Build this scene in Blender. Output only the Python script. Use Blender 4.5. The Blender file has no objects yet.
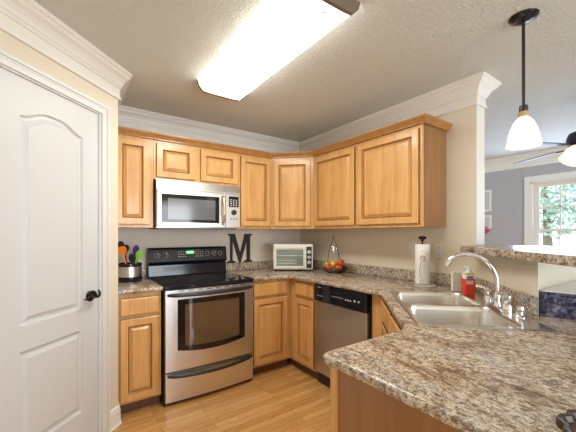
import bpy, bmesh, math, random
from mathutils import Vector, Matrix
from math import sin, cos, pi, radians as R

# ------------------------------------------------------------------ camera, world, exposure
S = bpy.context.scene
C = S.collection
cam = bpy.data.objects.new('camera', bpy.data.cameras.new('camera'))
C.objects.link(cam)
cam.location = (0, 0, 1.325)
cam.rotation_euler = (R(90), 0, R(-35.3))
cam.data.sensor_width = 36
cam.data.lens = 315.47 / 576 * 36
cam.data.shift_x = 0.3 / 576
cam.data.shift_y = 17.25 / 576
cam.data.clip_start = 0.02
S.camera = cam
S.view_settings.view_transform = 'Standard'
S.view_settings.look = 'None'
S.view_settings.gamma = 1
S.view_settings.use_curve_mapping = False
S.view_settings.exposure = 0.88

W = bpy.data.worlds.new('daylight')
S.world = W
W.use_nodes = True
wn = W.node_tree.nodes
wn['Background'].inputs[0].default_value = (0.79, 0.92, 0.97, 1)
wn['Background'].inputs[1].default_value = 3.0
LAMP = 3.2            # fluorescent lens emission


def area(name, loc, rot, sx, sy, power, col):
    l = bpy.data.lights.new(name, 'AREA')
    l.shape = 'RECTANGLE'
    l.size, l.size_y, l.energy, l.color = sx, sy, power, col
    o = bpy.data.objects.new(name, l)
    C.objects.link(o)
    o.location = loc
    o.rotation_euler = rot
    return o


# daylight entering through the living room windows; then an added fill lamp behind the camera
area('window_daylight', (5.20, 1.1, 1.45), (0, R(90), 0), 1.3, 1.4, 20, (.50, .68, 1))
area('rear_fill', (1.5, -3.4, 1.3), (R(90), 0, 0), 2.8, 1.8, 36, (.95, .96, 1))

# ------------------------------------------------------------------ materials


def mat(name, col=(.8, .8, .8), rough=.5, metal=0, spec=None, coat=0, emit=None, estr=0, trans=0, alpha=1, ior=None):
    m = bpy.data.materials.new(name)
    m.use_nodes = True
    b = m.node_tree.nodes['Principled BSDF']
    b.inputs['Base Color'].default_value = (*col, 1)
    b.inputs['Roughness'].default_value = rough
    b.inputs['Metallic'].default_value = metal
    if spec is not None:
        b.inputs['Specular IOR Level'].default_value = spec
    if coat:
        b.inputs['Coat Weight'].default_value = coat
        b.inputs['Coat Roughness'].default_value = .08
    if emit:
        b.inputs['Emission Color'].default_value = (*emit, 1)
        b.inputs['Emission Strength'].default_value = estr
    if trans:
        b.inputs['Transmission Weight'].default_value = trans
    if ior:
        b.inputs['IOR'].default_value = ior
    return m


def nd(m, typ, **kw):
    n = m.node_tree.nodes.new(typ)
    for k, v in kw.items():
        if k[0] == '_':
            setattr(n, k[1:], v)
        else:
            n.inputs[k.replace('_', ' ')].default_value = v
    return n


def lk(m, a, b):
    m.node_tree.links.new(a, b)


def coords(m, scale=(1, 1, 1), rot=(0, 0, 0)):
    tc = nd(m, 'ShaderNodeTexCoord')
    mp = nd(m, 'ShaderNodeMapping')
    mp.inputs['Scale'].default_value = scale
    mp.inputs['Rotation'].default_value = rot
    lk(m, tc.outputs['Object'], mp.inputs['Vector'])
    return mp.outputs['Vector']


def noise(m, vec, scale, detail=4, rough=.55, dist=0):
    n = nd(m, 'ShaderNodeTexNoise', Scale=scale, Detail=detail, Roughness=rough, Distortion=dist)
    lk(m, vec, n.inputs['Vector'])
    return n.outputs['Fac']


def ramp(m, fac, stops, interp='LINEAR'):
    r = nd(m, 'ShaderNodeValToRGB')
    r.color_ramp.interpolation = interp
    e = r.color_ramp.elements
    while len(e) < len(stops):
        e.new(.5)
    for i, (p, c) in enumerate(stops):
        e[i].position = p
        e[i].color = (*c, 1)
    lk(m, fac, r.inputs['Fac'])
    return r.outputs['Color']


def bump(m, fac, strength, dist):
    b = nd(m, 'ShaderNodeBump', Strength=strength, Distance=dist)
    lk(m, fac, b.inputs['Height'])
    lk(m, b.outputs['Normal'], m.node_tree.nodes['Principled BSDF'].inputs['Normal'])


def base(m, col):
    lk(m, col, m.node_tree.nodes['Principled BSDF'].inputs['Base Color'])


def mix(m, fac, a, b, mode='MIX'):
    n = nd(m, 'ShaderNodeMix', _data_type='RGBA', _blend_type=mode)
    if hasattr(fac, 'links'):
        lk(m, fac, n.inputs[0])
    else:
        n.inputs[0].default_value = fac
    lk(m, a, n.inputs[6])
    if hasattr(b, 'links'):
        lk(m, b, n.inputs[7])
    else:
        n.inputs[7].default_value = (*b, 1)
    return n.outputs[2]


def wood(name, light, midc, dark, rough=.32, vec_scale=(14, 14, 1.1)):
    m = mat(name, rough=rough, coat=.25)
    v = coords(m, vec_scale)
    f1 = noise(m, v, 1.3, 4, .55, .8)
    c = ramp(m, f1, [(.25, dark), (.47, midc), (.66, light)])
    c = mix(m, ramp(m, noise(m, coords(m, (1, 1, 1)), 5.5, 2, .5, .3), [(.35, (0, 0, 0)), (.65, (.45, .45, .45))]), c, light)
    v2 = coords(m, (90, 90, 3))
    f2 = noise(m, v2, 2, 3, .6)
    c2 = ramp(m, f2, [(.35, (.84, .80, .76)), (.6, (1, 1, 1))])
    base(m, mix(m, .6, c, c2, 'MULTIPLY'))
    return m


M = {}
M['wood'] = wood('honey_maple', (.76, .435, .165), (.68, .365, .128), (.54, .265, .085))
M['wood_trim'] = wood('stained_maple_trim', (.47, .22, .06), (.42, .19, .05), (.33, .14, .035))
M['groove_edge'] = mat('brown_groove_edge', (.17, .075, .025), .5)  # darker brown on door grooves and outer edges
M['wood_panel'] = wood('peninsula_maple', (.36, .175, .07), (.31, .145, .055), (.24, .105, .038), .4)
M['cavity'] = mat('dark_cavity', (.05, .03, .02), .8)
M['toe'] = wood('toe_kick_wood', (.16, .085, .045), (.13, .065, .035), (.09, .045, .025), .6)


def paint(name, col, bs=.25, bd=.002, sc=160, rough=.75):
    m = mat(name, col, rough)
    v = coords(m)
    f = noise(m, v, sc, 3, .6)
    bump(m, f, bs, bd)
    return m


M['tan_wall'] = paint('beige_wall_paint', (.75, .675, .555))
M['back_wall'] = paint('kitchen_wall_paint', (.78, .71, .63))
M['grey_wall'] = paint('grey_wall_paint', (.47, .45, .47))
M['white_trim'] = mat('white_trim_paint', (.84, .82, .78), .4)
M['casing'] = mat('white_casing_paint', (.74, .735, .73), .4)
M['door_paint'] = mat('white_door_paint', (.64, .645, .66), .42)

m = M['ceiling'] = mat('knockdown_ceiling', (.79, .785, .725), .85)
v = coords(m)
f = noise(m, v, 75, 4, .6, .4)
b_ = nd(m, 'ShaderNodeMapRange')
b_.inputs['From Min'].default_value = .42
b_.inputs['From Max'].default_value = .62
lk(m, f, b_.inputs['Value'])
bump(m, b_.outputs[0], .85, .006)

# oak strip floor, planks along X
m = M['floor'] = mat('oak_strip_floor', rough=.24, coat=.2)
v = coords(m)
br = nd(m, 'ShaderNodeTexBrick', Scale=1.0, Mortar_Size=.0012, Mortar_Smooth=.1, Bias=0.0, Brick_Width=.85, Row_Height=.058)
br.offset = .37
br.inputs['Color1'].default_value = (.76, .44, .17, 1)
br.inputs['Color2'].default_value = (.56, .28, .09, 1)
br.inputs['Mortar'].default_value = (.20, .09, .03, 1)
lk(m, v, br.inputs['Vector'])
g = noise(m, coords(m, (2.2, 45, 1)), 2.5, 5, .65, .8)
gc = ramp(m, g, [(.3, (.62, .52, .42)), (.6, (1, 1, 1))])
base(m, mix(m, .75, br.outputs['Color'], gc, 'MULTIPLY'))

# granite look laminate
m = M['laminate'] = mat('granite_look_laminate', rough=.24)
v = coords(m, (1.5, .9, 1.2), (0, 0, 0))
vs = coords(m, (2.2, .9, 1), (0, 0, 0))
big = noise(m, vs, 5, 5, .66, .9)
c1 = ramp(m, big, [(.34, (.33, .22, .15)), (.44, (.62, .52, .40)), (.54, (.82, .76, .66)), (.66, (.58, .58, .60))])
med = noise(m, v, 60, 6, .82, .6)
c2 = ramp(m, med, [(.37, (.05, .035, .03)), (.44, (.28, .20, .16)), (.52, (.82, .76, .69)), (.60, (1, 1, 1))])
cc = mix(m, .9, c1, c2, 'MULTIPLY')
fine = noise(m, v, 210, 3, .7, 0)
blot = noise(m, coords(m, (1.2, 1, 1)), 21, 5, .75, .8)
cc = mix(m, ramp(m, blot, [(.54, (0, 0, 0)), (.62, (.8, .8, .8))]), cc, (.13, .085, .065))
c3 = ramp(m, fine, [(.38, (.30, .23, .19)), (.48, (1, 1, 1))])
cc = mix(m, .7, cc, c3, 'MULTIPLY')
base(m, cc)

m = M['blue_laminate'] = mat('blue_speckled_laminate', rough=.25)
f = noise(m, coords(m), 38, 5, .75, .6)
base(m, ramp(m, f, [(.38, (.012, .012, .03)), (.50, (.06, .065, .14)), (.62, (.28, .28, .36))]))
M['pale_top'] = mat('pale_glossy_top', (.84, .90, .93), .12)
M['steel'] = mat('brushed_stainless', (.76, .76, .76), .30, 1)
m = M['steel']
f = noise(m, coords(m, (2, 2, 260)), 3, 3, .6)
bump(m, f, .06, .0008)
M['steel_grey'] = mat('grey_stainless', (.58, .59, .60), .3, 1)
M['steel_sink'] = mat('sink_stainless', (.76, .75, .72), .24, 1)
M['chrome'] = mat('chrome', (.78, .78, .80), .07, 1)
M['black_gloss'] = mat('black_glass', (.010, .010, .012), .06, 0, .6)
M['black'] = mat('black_plastic', (.018, .018, .02), .35)
M['black_enamel'] = mat('black_enamel', (.010, .011, .018), .10, 0, .5)
M['iron'] = mat('dark_iron', (.035, .025, .02), .38, .7)
M['bronze'] = mat('oil_rubbed_bronze', (.03, .02, .015), .3, .85)
M['white_plastic'] = mat('white_plastic', (.80, .78, .72), .35)
M['grey_mark'] = mat('grey_print', (.55, .55, .55), .5)
M['window_glass_dark'] = mat('oven_window', (.13, .08, .045), .04, 0, .8)
M['mw_window'] = mat('microwave_window', (.13, .135, .155), .10, 0, .8)
M['green_led'] = mat('green_display', (.05, .3, .1), .4, emit=(.15, 1, .3), estr=1.2)
M['letter'] = mat('letter_metal', (.035, .026, .02), .4, .3)
M['paper'] = mat('paper_towel', (.86, .85, .83), .9)
M['lens'] = mat('fluorescent_lens', (.9, .9, .88), .4, emit=(1, .985, .90), estr=LAMP)
M['cap'] = mat('fixture_end_cap', (.30, .24, .19), .35, .6)
M['shade'] = mat('frosted_glass_shade', (.75, .68, .55), .4, emit=(1, .84, .55), estr=.62)
M['red_soap'] = mat('red_soap', (.75, .045, .02), .15, coat=.5)
M['clear'] = mat('clear_plastic', (.86, .88, .92), .15)
M['label_yellow'] = mat('yellow_label', (.75, .72, .1), .4)
M['label_blue'] = mat('blue_label', (.12, .14, .5), .4)
M['orange'] = mat('orange_silicone', (.90, .25, .02), .4)
M['purple'] = mat('purple_silicone', (.10, .03, .25), .4)
M['green'] = mat('green_silicone', (.22, .65, .05), .4)
M['apple_red'] = mat('apple_skin', (.55, .05, .015), .25)
f = noise(M['apple_red'], coords(M['apple_red']), 22, 3)
base(M['apple_red'], ramp(M['apple_red'], f, [(.35, (.50, .03, .012)), (.62, (.75, .22, .04))]))
M['orange_fruit'] = mat('orange_peel', (.85, .30, .03), .4)
M['yellow_fruit'] = mat('lemon_peel', (.85, .58, .06), .4)
M['stem'] = mat('fruit_stem', (.1, .06, .02), .6)
M['picture'] = mat('picture_print', (.6, .58, .62), .5)
M['pink'] = mat('pink_flower', (.70, .12, .20), .6)
M['fan_dark'] = mat('dark_fan_metal', (.03, .035, .07), .35, .4)
M['fan_blade'] = mat('fan_blade_wood', (.03, .022, .025), .45)
M['leaf'] = mat('tree_leaves', (.36, .46, .42), .6)
M['bark'] = mat('tree_bark', (.2, .15, .1), .8)
M['lawn'] = mat('lawn_grass', (.25, .33, .16), .9)
m = M['sponge'] = mat('speckled_sponge', (.80, .77, .68), .8)
vo = nd(m, 'ShaderNodeTexVoronoi', Scale=95.0)
lk(m, coords(m), vo.inputs['Vector'])
base(m, ramp(m, vo.outputs['Distance'], [(.16, (.30, .22, .14)), (.26, (.82, .79, .70))]))
m = M['tray'] = mat('carved_dark_wood', (.05, .025, .012), .35)
m = M['pane'] = bpy.data.materials.new('window_pane')
m.use_nodes = True
nt = m.node_tree
nt.nodes.remove(nt.nodes['Principled BSDF'])
gl = nt.nodes.new('ShaderNodeBsdfGlossy')
gl.inputs['Roughness'].default_value = .02
tr = nt.nodes.new('ShaderNodeBsdfTransparent')
mx = nt.nodes.new('ShaderNodeMixShader')
mx.inputs[0].default_value = .06
nt.links.new(tr.outputs[0], mx.inputs[1])
nt.links.new(gl.outputs[0], mx.inputs[2])
nt.links.new(mx.outputs[0], nt.nodes['Material Output'].inputs[0])

# ------------------------------------------------------------------ mesh helpers


def box(bm, x0, x1, y0, y1, z0, z1, mi=0):
    vs = [bm.verts.new((x, y, z)) for z in (z0, z1) for y in (y0, y1) for x in (x0, x1)]
    for q in ((0, 2, 3, 1), (4, 5, 7, 6), (0, 1, 5, 4), (2, 6, 7, 3), (0, 4, 6, 2), (1, 3, 7, 5)):
        bm.faces.new([vs[i] for i in q]).material_index = mi


def bbox(bm, x0, x1, y0, y1, z0, z1, r=.004, seg=2):
    t = bmesh.new()
    box(t, x0, x1, y0, y1, z0, z1)
    bmesh.ops.recalc_face_normals(t, faces=t.faces)
    bmesh.ops.bevel(t, geom=t.edges[:], offset=r, segments=seg, affect='EDGES', profile=.5)
    add(bm, t)


def add(bm, t, mx=None):
    if mx is not None:
        bmesh.ops.transform(t, matrix=mx, verts=t.verts)
    me = bpy.data.meshes.new('t')
    t.to_mesh(me)
    t.free()
    bm.from_mesh(me)
    bpy.data.meshes.remove(me)


def prism(bm, pts, z0, z1):
    a = [bm.verts.new((p[0], p[1], z0)) for p in pts]
    b = [bm.verts.new((p[0], p[1], z1)) for p in pts]
    n = len(pts)
    bm.faces.new(a[::-1])
    bm.faces.new(b)
    for i in range(n):
        bm.faces.new([a[i], a[(i + 1) % n], b[(i + 1) % n], b[i]])


def tube(bm, pts, r, seg=10, closed=False):
    pts = [Vector(p) for p in pts]
    n = len(pts)
    rs = r if isinstance(r, (list, tuple)) else [r] * n
    rings = []
    up = None
    for i, p in enumerate(pts):
        if closed:
            t = (pts[(i + 1) % n] - pts[i - 1]).normalized()
        else:
            t = (pts[min(i + 1, n - 1)] - pts[max(i - 1, 0)]).normalized()
        if up is None:
            up = Vector((0, 0, 1)) if abs(t.z) < .9 else Vector((1, 0, 0))
        a = t.cross(up)
        if a.length < 1e-5:
            a = t.cross(Vector((1, 0, 0)))
        a.normalize()
        b = a.cross(t).normalized()
        up = b
        rings.append([bm.verts.new(p + a * cos(2 * pi * k / seg) * rs[i] + b * sin(2 * pi * k / seg) * rs[i]) for k in range(seg)])
    for i in range(n if closed else n - 1):
        A, B = rings[i], rings[(i + 1) % n]
        for k in range(seg):
            bm.faces.new([A[k], A[(k + 1) % seg], B[(k + 1) % seg], B[k]])
    if not closed:
        bm.faces.new(rings[0][::-1])
        bm.faces.new(rings[-1])


def lathe(bm, prof, seg=28, cx=0, cy=0):
    rings = []
    for r, z in prof:
        if r < 1e-5:
            rings.append([bm.verts.new((cx, cy, z))])
        else:
            rings.append([bm.verts.new((cx + r * cos(2 * pi * k / seg), cy + r * sin(2 * pi * k / seg), z)) for k in range(seg)])
    for A, B in zip(rings, rings[1:]):
        for k in range(seg):
            k2 = (k + 1) % seg
            q = [A[k % len(A)], A[k2 % len(A)], B[k2 % len(B)], B[k % len(B)]]
            q = list(dict.fromkeys(q))
            if len(q) > 2:
                bm.faces.new(q)


def smooth_pts(P, n=8):
    P = [Vector(p) for p in P]
    out = []
    for i in range(len(P) - 1):
        p0, p1, p2, p3 = P[max(i - 1, 0)], P[i], P[i + 1], P[min(i + 2, len(P) - 1)]
        for k in range(n):
            t = k / n
            out.append(.5 * ((2 * p1) + (p2 - p0) * t + (2 * p0 - 5 * p1 + 4 * p2 - p3) * t * t + (3 * p1 - p0 - 3 * p2 + p3) * t ** 3))
    out.append(P[-1])
    return out


def sweep(bm, path, prof, closed_prof=True):
    """profile (d, z) swept along a plan path; d is measured to the right of travel, mitred."""
    n = len(path)
    P = [Vector((p[0], p[1])) for p in path]
    rings = []
    for i in range(n):
        d1 = (P[i] - P[i - 1]).normalized() if i else None
        d2 = (P[i + 1] - P[i]).normalized() if i < n - 1 else None
        d1 = d1 or d2
        d2 = d2 or d1
        n1 = Vector((d1.y, -d1.x))
        n2 = Vector((d2.y, -d2.x))
        nn = (n1 + n2)
        nn = nn / nn.length_squared * 2
        rings.append([bm.verts.new((P[i].x + nn.x * d, P[i].y + nn.y * d, z)) for d, z in prof])
    m_ = len(prof)
    for A, B in zip(rings, rings[1:]):
        for k in range(m_ if closed_prof else m_ - 1):
            k2 = (k + 1) % m_
            bm.faces.new([A[k], A[k2], B[k2], B[k]])
    bm.faces.new(rings[0][::-1])
    bm.faces.new(rings[-1])


def mk(name, bm, m, parent=None, smooth=False, loc=None, rotz=0, bevel=0):
    bmesh.ops.recalc_face_normals(bm, faces=bm.faces)
    me = bpy.data.meshes.new(name)
    bm.to_mesh(me)
    bm.free()
    for x in (m if isinstance(m, (list, tuple)) else [m]):
        me.materials.append(M[x] if isinstance(x, str) else x)
    o = bpy.data.objects.new(name, me)
    C.objects.link(o)
    if parent:
        o.parent = parent
    if loc:
        o.location = loc
        o.rotation_euler = (0, 0, rotz)
    if smooth:
        for p in me.polygons:
            p.use_smooth = True
        try:
            me.set_sharp_from_angle(angle=R(38))
        except Exception:
            pass
    if bevel:
        b = o.modifiers.new('soft_edges', 'BEVEL')
        b.width = bevel
        b.segments = 2
        b.limit_method = 'ANGLE'
    return o


def thing(name, label, cat, loc=(0, 0, 0), rotz=0, group=None):
    o = bpy.data.objects.new(name, None)
    o.empty_display_size = .1
    C.objects.link(o)
    o.location = loc
    o.rotation_euler = (0, 0, rotz)
    return tag(o, label, cat, group)


def tag(o, label, cat, group=None):
    o['label'] = label
    o['category'] = cat
    if group:
        o['group'] = group
    return o


def struct(name, bm, m, **k):
    o = mk(name, bm, m, **k)
    o['kind'] = 'structure'
    return o


def B():
    return bmesh.new()


# ------------------------------------------------------------------ the setting
HC = 2.433
bm = B(); box(bm, -3, 7, -4, 5, -.06, 0); struct('floor', bm, 'floor')
bm = B(); box(bm, -3, 7, -4, 5, HC, HC + .1); struct('ceiling', bm, 'ceiling')
DEL = .7071
def pw(s, d=0):      # pantry wall: s metres from the outer corner, d metres out into the room
    return (.304 - s * DEL + d * DEL, 2.464 - s * DEL - d * DEL)
s_open0, s_open1 = .158, .788          # door opening
def pbox(bm, s0, s1, d0, d1, z0, z1):
    prism(bm, [pw(s0, d0), pw(s0, d1), pw(s1, d1), pw(s1, d0)], z0, z1)
bm = B()
prism(bm, [(.304, 3.3), (.304, 2.464), pw(s_open0), pw(s_open0, -.1), (.204, 2.506), (.204, 3.3)], 0, HC)
pbox(bm, s_open0, s_open1, -.1, 0, 2.095, HC)
pbox(bm, s_open1, 1.75, -.1, 0, 0, HC)
struct('wall_pantry', bm, 'tan_wall')
bm = B(); box(bm, .304, 2.54, 3.146, 3.266, 0, HC); struct('wall_back', bm, 'back_wall')
bm = B(); box(bm, 2.42, 2.54, 1.071, 3.146, 0, HC); struct('wall_right', bm, 'tan_wall')
bm = B()
prism(bm, [(1.905, .556), (2.7, .545), (2.7, .665), (2.185, .67), (2.54, 1.022), (2.54, 1.0705), (2.42, 1.0705)], 0, 1.192)
struct('wall_half', bm, 'tan_wall')
bm = B()
yo0, yo1, zo0, zo1 = .57, 1.628, .75, 2.032
box(bm, 5.29, 5.41, -4, yo0, 0, HC); box(bm, 5.29, 5.41, yo1, 5, 0, HC)
box(bm, 5.29, 5.41, yo0, yo1, 0, zo0); box(bm, 5.29, 5.41, yo0, yo1, zo1, HC)
struct('wall_living', bm, 'grey_wall')
bm = B(); box(bm, 2.54, 5.29, 4.2, 4.3, 0, HC); struct('wall_far', bm, 'grey_wall')
bm = B(); box(bm, -1.02, -.92, -4, 1.24, 0, HC); struct('wall_left', bm, 'tan_wall')

CROWN = [(0, 2.250), (.014, 2.250), (.017, 2.256), (.017, 2.266), (.010, 2.272), (.010, 2.322), (.018, 2.326), (.020, 2.338),
         (.026, 2.342), (.032, 2.362), (.046, 2.382), (.064, 2.394), (.070, 2.404), (.070, 2.410), (.080, 2.414), (.086, 2.424),
         (.086, HC - .0005), (0, HC - .0005)]
bm = B()
sweep(bm, [pw(1.7), (.304, 2.464), (.304, 3.146), (2.42, 3.146), (2.42, 1.071), (2.54, 1.071), (2.54, 4.2)], CROWN)
struct('trim_1', bm, 'white_trim')
bm = B()
sweep(bm, [(2.6, 4.2), (5.29, 4.2), (5.29, -4)], CROWN)
struct('trim_2', bm, 'white_trim')
BASEP = [(0, 0.001), (.022, 0.001), (.022, .012), (.015, .022), (.015, .105), (.011, .113), (.011, .125), (.004, .135), (0, .135)]
bm = B(); sweep(bm, [pw(.100), (.304, 2.464), (.304, 2.548)], BASEP); struct('baseboard_pantry', bm, 'white_trim')
bm = B(); sweep(bm, [pw(1.7), pw(.849)], BASEP); struct('baseboard_left', bm, 'white_trim')
bm = B(); box(bm, 5.272, 5.29, -3.9, 4.2, .001, .13); struct('baseboard_living', bm, 'white_trim')

bm = B(); box(bm, 2.421, 2.539, 1.064, 1.0708, 1.242, 2.249); struct('trim_5', bm, 'white_trim')
bm = B(); box(bm, -3, .0, -3.6, -3.5, 0, HC); box(bm, 3.0, 5.29, -3.6, -3.5, 0, HC); box(bm, 0, 3.0, -3.6, -3.5, 2.1, HC); struct('wall_rear', bm, 'tan_wall')  # unseen wall added to darken reflections, with a gap for sky light
# pantry door, casing
def casing(bm, s0, s1, top):
    for a, b in ((s0 - .058, s0), (s1, s1 + .058)):
        pbox(bm, a, b, 0, .013, 0, top + .058)
    pbox(bm, s0, s1, 0, .013, top, top + .058)
    for a, b in ((s0 - .058, s0 - .040), (s1 + .040, s1 + .058)):
        pbox(bm, a, b, .013, .020, 0, top + .058)
    pbox(bm, s0 - .040, s1 + .040, .013, .020, top + .040, top + .058)
    for a, b in ((s0 - .034, s0 - .028), (s1 + .028, s1 + .034)):
        pbox(bm, a, b, .013, .016, 0, top + .034)
    pbox(bm, s0 - .028, s1 + .028, .013, .016, top + .028, top + .034)
bm = B(); casing(bm, s_open0, s_open1, 2.095); struct('trim_3', bm, 'casing')
bm = B()
pbox(bm, s_open0 - .001, s_open0 + .010, -.1, .0, 0, 2.094); pbox(bm, s_open1 - .010, s_open1 + .001, -.1, .0, 0, 2.094)
pbox(bm, s_open0, s_open1, -.1, .0, 2.087, 2.096)
pbox(bm, s_open0 + .010, s_open0 + .022, -.1, -.060, 0, 2.087); pbox(bm, s_open1 - .022, s_open1 - .010, -.1, -.060, 0, 2.087)
struct('trim_4', bm, 'casing')

# the door leaf is built in a local frame: x = distance from latch edge, y = out of the face
def arch_panel(x0, x1, z0, z1, rise, inset, n=16):
    """closed outline, counter-clockwise seen from the front, top edge arched when rise > 0"""
    a, b = x0 + inset, x1 - inset
    pts = [(a, z0 + inset), (b, z0 + inset)]
    for k in range(n + 1):
        t = k / n
        x = b + (a - b) * t
        zz = z1 - inset
        if rise:
            u_ = min(1, min(t, 1 - t) / .40)
            zz += rise * u_ * u_ * (3 - 2 * u_)
        pts.append((x, zz))
    return pts

DW_, DH = .605, 2.078
bm = B()
loops_all = []
for (x0, x1, z0, z1, rise) in ((.118, .496, .861, 1.893, .052), (.118, .496, .243, .737, 0)):
    # leaf face around the panels is made from bridging the recess loops; the flat face comes from boxes below
    loops = []
    for inset, dep in ((0, 0), (.006, -.012), (.012, -.014), (.022, -.013), (.040, -.004), (.043, -.001)):
        loops.append([bm.verts.new((x, dep, z)) for x, z in arch_panel(x0, x1, z0, z1, rise, inset)])
    for A, Bq in zip(loops, loops[1:]):
        n = len(A)
        for k in range(n):
            bm.faces.new([A[k], A[(k + 1) % n], Bq[(k + 1) % n], Bq[k]])
    bm.faces.new(loops[-1])
    loops_all.append(loops[0])
def v_(x, z):
    return bm.verts.new((x, 0, z))
# stiles and rails (front skin) around the two recesses
L1, L2 = loops_all
xa, xb = .118, .496
c = {k: v_(*p) for k, p in dict(a=(0, 0), b=(DW_, 0), c=(DW_, DH), d=(0, DH), e=(xa, 0), f=(xb, 0), g=(xa, DH), h=(xb, DH)).items()}
l1 = L1; l2 = L2
bm.faces.new([c['a'], c['e'], l2[0], l2[-1], l1[0], l1[-1], c['g'], c['d']])
bm.faces.new([c['f'], c['b'], c['c'], c['h'], l1[2], l1[1], l2[2], l2[1]])
bm.faces.new([c['e'], c['f'], l2[1], l2[0]])
bm.faces.new([*l2[2:], l1[0], l1[1]])
bm.faces.new([*l1[2:], c['g'], c['h']])
bk = [bm.verts.new((x, -.035, z)) for x, z in ((0, 0), (DW_, 0), (DW_, DH), (0, DH))]
bm.faces.new(bk)
bm.faces.new([c['a'], c['e'], c['f'], c['b'], bk[1], bk[0]])
bm.faces.new([c['d'], c['g'], c['h'], c['c'], bk[2], bk[3]])
bm.faces.new([c['a'], c['d'], bk[3], bk[0]])
bm.faces.new([c['b'], c['c'], bk[2], bk[1]])
# local (x, y, z) -> pantry wall: x runs along decreasing X/Y, y is the outward normal
org = pw(s_open0 + .013, -.012)
Mx = Matrix(((-DEL, DEL, 0, org[0]), (-DEL, -DEL, 0, org[1]), (0, 0, 1, .008), (0, 0, 0, 1)))
bmesh.ops.transform(bm, matrix=Mx, verts=bm.verts)
door1 = struct('door_1', bm, 'door_paint')
def dl(x, y, z):
    return Mx @ Vector((x, y, z))
bm = B()
t = B(); lathe(t, [(0, 0), (.033, 0), (.033, .006), (.026, .012), (.012, .014), (.011, .045), (0, .045)], 24)
add(bm, t, Mx @ Matrix.Translation((.062, 0, .927)) @ Matrix.Rotation(R(-90), 4, 'X'))
pth = smooth_pts([(.048, .045, .965), (.040, .047, .950), (.043, .05, .934), (.062, .053, .926), (.085, .053, .936), (.105, .053, .942),
                  (.128, .053, .934), (.150, .053, .924), (.163, .053, .929)], 6)
tube(bm, [dl(*p) for p in pth], [.0045 + .0045 * sin(pi * min(1, i / (len(pth) - 1) * 1.1)) for i in range(len(pth))], 10)
pth = smooth_pts([(.062, .050, .926), (.080, .052, .952), (.100, .053, .966), (.118, .053, .955), (.126, .053, .942)], 6)
tube(bm, [dl(*p) for p in pth], .0055, 8)
mk('lever_handle', bm, 'bronze', door1, smooth=True)

# living room window
bm = B()
for a, b, c_, d_ in ((yo0 - .067, yo0, zo0 - .02, zo1 + .08), (yo1, yo1 + .067, zo0 - .02, zo1 + .08), (yo0, yo1, zo1, zo1 + .08)):
    box(bm, 5.27, 5.29, a, b, c_, d_)
box(bm, 5.235, 5.29, yo0 - .1, yo1 + .1, zo0 - .045, zo0 - .02)
box(bm, 5.28, 5.41, yo0 - .0, yo0 + .02, zo0, zo1); box(bm, 5.28, 5.41, yo1 - .02, yo1, zo0, zo1)
box(bm, 5.28, 5.41, yo0, yo1, zo1 - .02, zo1); box(bm, 5.28, 5.41, yo0, yo1, zo0 - .02, zo0 + .02)
win = struct('window_1', bm, 'white_trim')
for (z0, z1, x) in ((1.345, 2.012, 5.345), (.77, 1.385, 5.32)):
    bm = B()
    a, b = yo0 + .02, yo1 - .02
    w = .065
    box(bm, x, x + .03, a, a + w, z0, z1); box(bm, x, x + .03, b - w, b, z0, z1)
    box(bm, x, x + .03, a + w, b - w, z1 - (.05 if z0 > 1 else .035), z1); box(bm, x, x + .03, a + w, b - w, z0, z0 + (.035 if z0 > 1 else .07))
    for k in (1, 2, 3):
        y = b - w - k * (b - a - 2 * w) / 4
        box(bm, x + .008, x + .022, y - .009, y + .009, z0 + .03, z1 - .03)
    zm = (z0 + z1) / 2
    box(bm, x + .008, x + .022, a + w, b - w, zm - .009, zm + .009)
    s_ = mk('window_sash', bm, 'white_trim', win)
    bm = B(); box(bm, x + .013, x + .016, a + w, b - w, z0 + .03, z1 - .03)
    mk('glass_pane', bm, 'pane', s_)

# ------------------------------------------------------------------ outdoors beyond the window
bm = B(); box(bm, 5.6, 30, -14, 18, -.9, -.8)
o = mk('lawn', bm, 'lawn'); o['kind'] = 'structure'
rnd = random.Random(5)
for i, (x, y, r, h, lab) in enumerate(((11, 3.0, 1.7, 3.6, 'pale green leafy tree outside the living room window, left side'),
                                       (13.5, -1.2, 1.6, 2.9, 'pale green leafy tree outside the living room window, right side'),
                                       (8.6, .9, .9, 1.0, 'low green bush outside below the living room window'))):
    t = thing('tree' if h > 2 else 'bush', lab, 'tree' if h > 2 else 'bush', (x, y, -.8))
    bm = B(); tube(bm, [(0, 0, 0), (.05, 0, h * .5), (0, .05, h)], [.16, .12, .05], 8); mk('trunk', bm, 'bark', t)
    bm = B()
    for k in range(3600):
        u = Vector((rnd.gauss(0, 1), rnd.gauss(0, 1), rnd.gauss(0, 1))).normalized() * r * rnd.uniform(.45, 1)
        p = u + Vector((0, 0, h))
        a = Vector((rnd.gauss(0, 1), rnd.gauss(0, 1), rnd.gauss(0, 1))).normalized() * .085
        b = a.cross(Vector((rnd.gauss(0, 1), rnd.gauss(0, 1), rnd.gauss(0, 1)))).normalized() * .05
        bm.faces.new([bm.verts.new(p - a), bm.verts.new(p + b), bm.verts.new(p + a), bm.verts.new(p - b)])
    mk('foliage', bm, 'leaf', t)

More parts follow.
